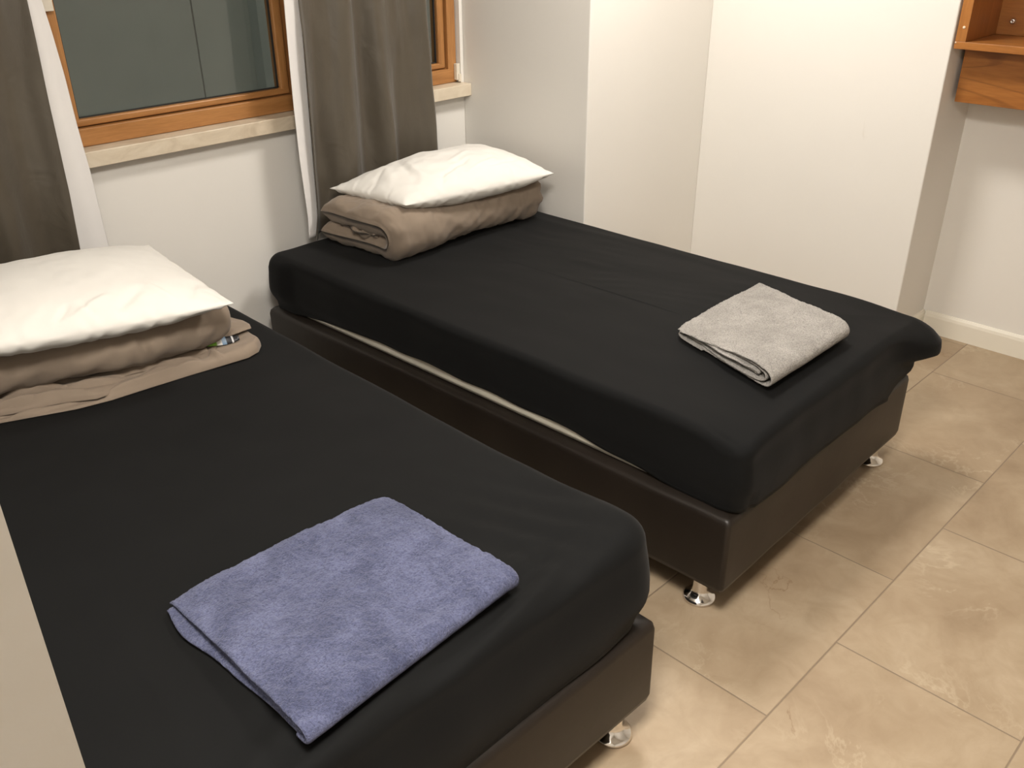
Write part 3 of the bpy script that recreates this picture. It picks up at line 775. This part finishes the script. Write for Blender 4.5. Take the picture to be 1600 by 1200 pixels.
# outer wrap: bottom rear -> near fold -> top rear
pathB = [(.97, .0055), (.6, .0050), (.05, .0050), (.016, .0085), (.006, .0175), (.016, .0275), (.05, .0325), (.3, .0330), (.6, .0325), (.94, .0280), (.99, .0200)]
def edgeB(u, v, z, s, sg):
    if s < .45:   # lower layer slips out at the left end
        u = u - .035 * sm(.35, .05, u) * math.exp(-((v - .80) / .16) ** 2) - .01
        u = u + .02 * sm(.3, 0, u) * sm(.5, .2, v)
    else:
        z = z - .010 * sm(.14, 0, u) * sm(.15, .45, v) - .004 * sm(.93, 1, u)
        # gentle hollows and ripples
        z += .004 * math.sin(u * 7 + v * 3) * sm(0, .15, v)
        v = v + .012 * math.sin(u * 5) * sm(.7, 1, v)
    z = max(z, .0015)
    return u, v, z
ribbon_towel('folded_towel', [(-1.182, -2.110), (-.705, -2.085), (-.712, -1.690), (-1.172, -1.668)], pathB, .0042, 190, M_BLUE,
             'blue-violet folded terry towel lying on the foreground bed', (-.95, -1.9, zB), 2.0, .004, edgeB)
# inner ply of the blue towel is one more folded layer: part of the same cloth
pathBi = [(.93, .0145), (.4, .0145), (.07, .0150), (.050, .0185), (.07, .0220), (.4, .0225), (.90, .0205)]
def edgeBi(u, v, z, s, sg): return .012 + u * .975, v, max(z - .004 * sm(.1, 0, u), .008)
oi = ribbon_towel('inner_ply', [(-1.182, -2.110), (-.705, -2.085), (-.712, -1.690), (-1.172, -1.668)], pathBi, .0036, 120, M_BLUE, 'x', (-.95, -1.9, zB), 5.0, .003, edgeBi)
for k in ('label', 'category'): del oi[k]
tB = [o for o in bpy.data.objects if o.name == 'folded_towel'][0]
oi.parent = tB; oi.location = (0, 0, 0)
# grey towel: rolled fold with several plies in the open left end
zG = .551
pathG = [(.80, .030), (.5, .027), (.20, .026), (.12, .0275), (.085, .0235), (.12, .0195), (.45, .0190), (.86, .0170), (.885, .0135), (.85, .0112), (.45, .0120), (.13, .0125), (.062, .0170), (.050, .0265), (.075, .0355), (.13, .0370),
         (.45, .0355), (.80, .0350), (.99, .0300)]
pathG = [(.62, .0240), (.30, .0235), (.16, .0240), (.125, .0275), (.15, .0320), (.30, .0330), (.62, .0310), (.90, .0240), (.925, .0180), (.90, .0130), (.55, .0125), (.14, .0135), (.075, .0180), (.055, .0290), (.08, .0400), (.15, .0425), (.45, .0395), (.88, .0300),
         (.955, .0235), (.97, .0130), (.93, .0060), (.5, .0050), (.10, .0050), (.030, .0095), (.004, .0240), (.012, .0400), (.060, .0510), (.14, .0530), (.40, .0480), (.80, .0370), (1.0, .0280)]
def edgeG(u, v, z, s, sg):
    if s > .80:
        z = z - .006 * sm(.10, 0, u) * sm(.2, .5, v); z += .003 * math.sin(u * 8 + v * 4) * sm(0, .2, v)
        # the rear corner lies flatter and pulls to a point
    if s < .55: u = u + .02 * sm(.2, 0, u) * math.sin(s * 30)
    if .55 < s < .66: u = u - .02 * sm(.25, 0, u)
    z = z * (1 - .30 * u * v)
    return u, v, max(z, .001)
ribbon_towel('folded_towel', [(.325, -2.005), (.755, -2.010), (.945, -1.605), (.450, -1.625)], pathG, .0030, 150, M_GREY,
             'pale grey terry towel folded in plies, on the right bed', (.6, -1.83, zG), 7.0, .0035, edgeG)

# ------------------------------------------------------------------ curtains
def make_curtain(label, xl, xr, zb, zt_, yfun, nx, nz, lining, loc, hem_low):
    t = thing('curtain', label, 'curtain', loc, 0, 'taupe curtains with pale lining')
    V = []
    for i in range(nx):
        u = i / (nx - 1)
        for j in range(nz):
            z = zb + (zt_ - zb) * j / (nz - 1) + (hem_low(u) * (1 - j / (nz - 1)) ** 6)
            x = xl(z) + (xr(z) - xl(z)) * u
            V.append((x, yfun(u, z), z))
    o = mesh_obj('drape', np.array(V) - np.array(loc), grid_faces(nx, nz, 0), M_CURTAIN, t)
    s = o.modifiers.new('s', 'SOLIDIFY'); s.thickness = .002; s.offset = 0
    V = []; n2 = 24
    for i in range(n2):
        u = i / (n2 - 1)
        for j in range(nz):
            z = lining['zb'] + (zt_ - lining['zb']) * j / (nz - 1)
            x = lining['a'](z) + (lining['b'](z) - lining['a'](z)) * u
            V.append((x, lining['y'](u, z), z))
    o = mesh_obj('lining', np.array(V) - np.array(loc), grid_faces(n2, nz, 0), M_LINING, t)
    o['label'] = 'pale grey lining turned out along the edge'
    s = o.modifiers.new('s', 'SOLIDIFY'); s.thickness = .0015; s.offset = 0
    return t
# right curtain, behind the right bed's pillow
def y2(u, z):
    lo = sm(1.6, .6, z)
    y = -.110 - .030 * math.cos(u * 2 * math.pi * 3.2 + .5 + .25 * math.sin(z * 3)) * (.6 + .5 * lo) - .012 * math.cos(u * 31 + z * 1.3) * (.5 + .5 * u)
    y += .012 * fr(u * 5, z * 1.3, 0, 1, 3.0, 3)
    y += -.016 * math.exp(-(u / .05) ** 2)
    y += .020 * sm(.93, 1, u)
    return min(y, -.058)
make_curtain('taupe curtain hanging right behind the right bed, in front of the window', 
             lambda z: interp(z, [(.5, .222), (.55, .216), (.66, .232), (.73, .236), (1.05, .246), (1.39, .252), (2.5, .258)]),
             lambda z: interp(z, [(.5, .905), (.77, .888), (.89, .883), (1.04, .871), (1.21, .866), (1.35, .861), (2.5, .84)]),
             .556, ZC - .004, y2, 260, 130,
             dict(zb=.562, a=lambda z: interp(z, [(.56, .196), (.64, .200), (.86, .192), (1.04, .194), (1.4, .205), (2.5, .206)]),
                  b=lambda z: interp(z, [(.56, .228), (.64, .248), (.73, .252), (1.05, .262), (1.4, .269), (2.5, .276)]),
                  y=lambda u, z: -.130 + .006 * u + .003 * math.sin(z * 6 + u * 2)),
             (.55, -.1, .556), lambda u: -.0 * u)
# left curtain, cut by the frame
def y1(u, z):
    y = -.098 - .026 * math.cos((1 - u) * 2 * math.pi * 4.2 + .5 + (1 - u) * .9 * math.sin(z * 2)) - .006 * math.cos(u * 40 + z)
    y += .008 * fr(u * 7, z * 1.2, 0, 1, 8.0, 3)
    return max(-.138, min(y, -.058))
make_curtain('taupe curtain at the left edge, hanging behind the foreground bed',
             lambda z: -1.50, lambda z: interp(z, [(.1, -.640), (.718, -.628), (.91, -.619), (1.17, -.617), (1.45, -.613), (2.5, -.61)]),
             .06, ZC - .004, y1, 260, 130,
             dict(zb=.05, a=lambda z: interp(z, [(.05, -.65), (.718, -.638), (.91, -.629), (1.17, -.627), (1.45, -.623), (2.5, -.62)]),
                  b=lambda z: interp(z, [(.05, -.50), (.709, -.532), (.954, -.537), (1.09, -.545), (1.24, -.549), (1.36, -.557), (1.45, -.566), (2.5, -.575)]),
                  y=lambda u, z: -.108 + .010 * u + .006 * math.sin(u * 5 + z * 2)),
             (-1.05, -.1, .06), lambda u: 0)

# ------------------------------------------------------------------ wall shelf on the right
sh = thing('wall_shelf', 'open-fronted orange-brown wooden wall box with a figured panel beneath, upper right corner', 'shelf', (XW, -2.2, 1.0))
def sp(name, boxes, mat, bevel=.0015, parent=sh, base=(XW, -2.2, 1.0)):
    mb = MB()
    for bx in boxes: mb.box(*bx)
    o = mb.build(name, mat, parent, bevel=bevel); o.location = tuple(-c for c in base); return o
YE = -2.75
sp('side_panel', [(1.950, XW - .001, -1.7475, -1.711, 1.2335, 1.75)], M_SHELFV)
sp('side_panel', [(1.950, XW - .001, YE, YE + .036, 1.2335, 1.75)], M_SHELFV)
sp('bottom_board', [(1.9495, XW - .001, YE, -1.7105, 1.2080, 1.2333)], M_SHELF)
sp('top_board', [(1.9495, XW - .001, YE, -1.7105, 1.7502, 1.775)], M_SHELF)
sp('back_panel', [(XW - .016, XW - .001, YE + .036, -1.7475, 1.2335, 1.75)], M_SHELF)
sp('lower_panel', [(2.040, XW - .001, YE + .03, -1.722, 1.012, 1.2075)], M_DRAWER)
def cap(x, y, z, r, m, name='screw_cap', d=.002):
    mb = MB(); mb.lathe([(r * .5, d), (r * .9, d * .7), (r, 0)][::-1], (0, 0, 0), 20)
    V = [(x - vz, y + vx, z + vy) for vx, vy, vz in mb.V]
    return mesh_obj(name, np.array(V) - np.array((XW, -2.2, 1.0)), mb.F, m, sh)
cap(1.950, -1.7325, 1.281, .0050, M_CAP)
cap(1.9495, -1.7145, 1.2290, .0028, M_CAP)
# cam bolts
mb = MB(); mb.lathe([(.004, .012), (.0065, .013), (.009, .011), (.0105, .006), (.0105, 0)][::-1], (0, 0, 0), 24)
V = [(XW - .016 - vz, -1.800 + vx, 1.283 + vy) for vx, vy, vz in mb.V]
mesh_obj('cam_bolt', np.array(V) - np.array((XW, -2.2, 1.0)), mb.F, M_NICKEL, sh)
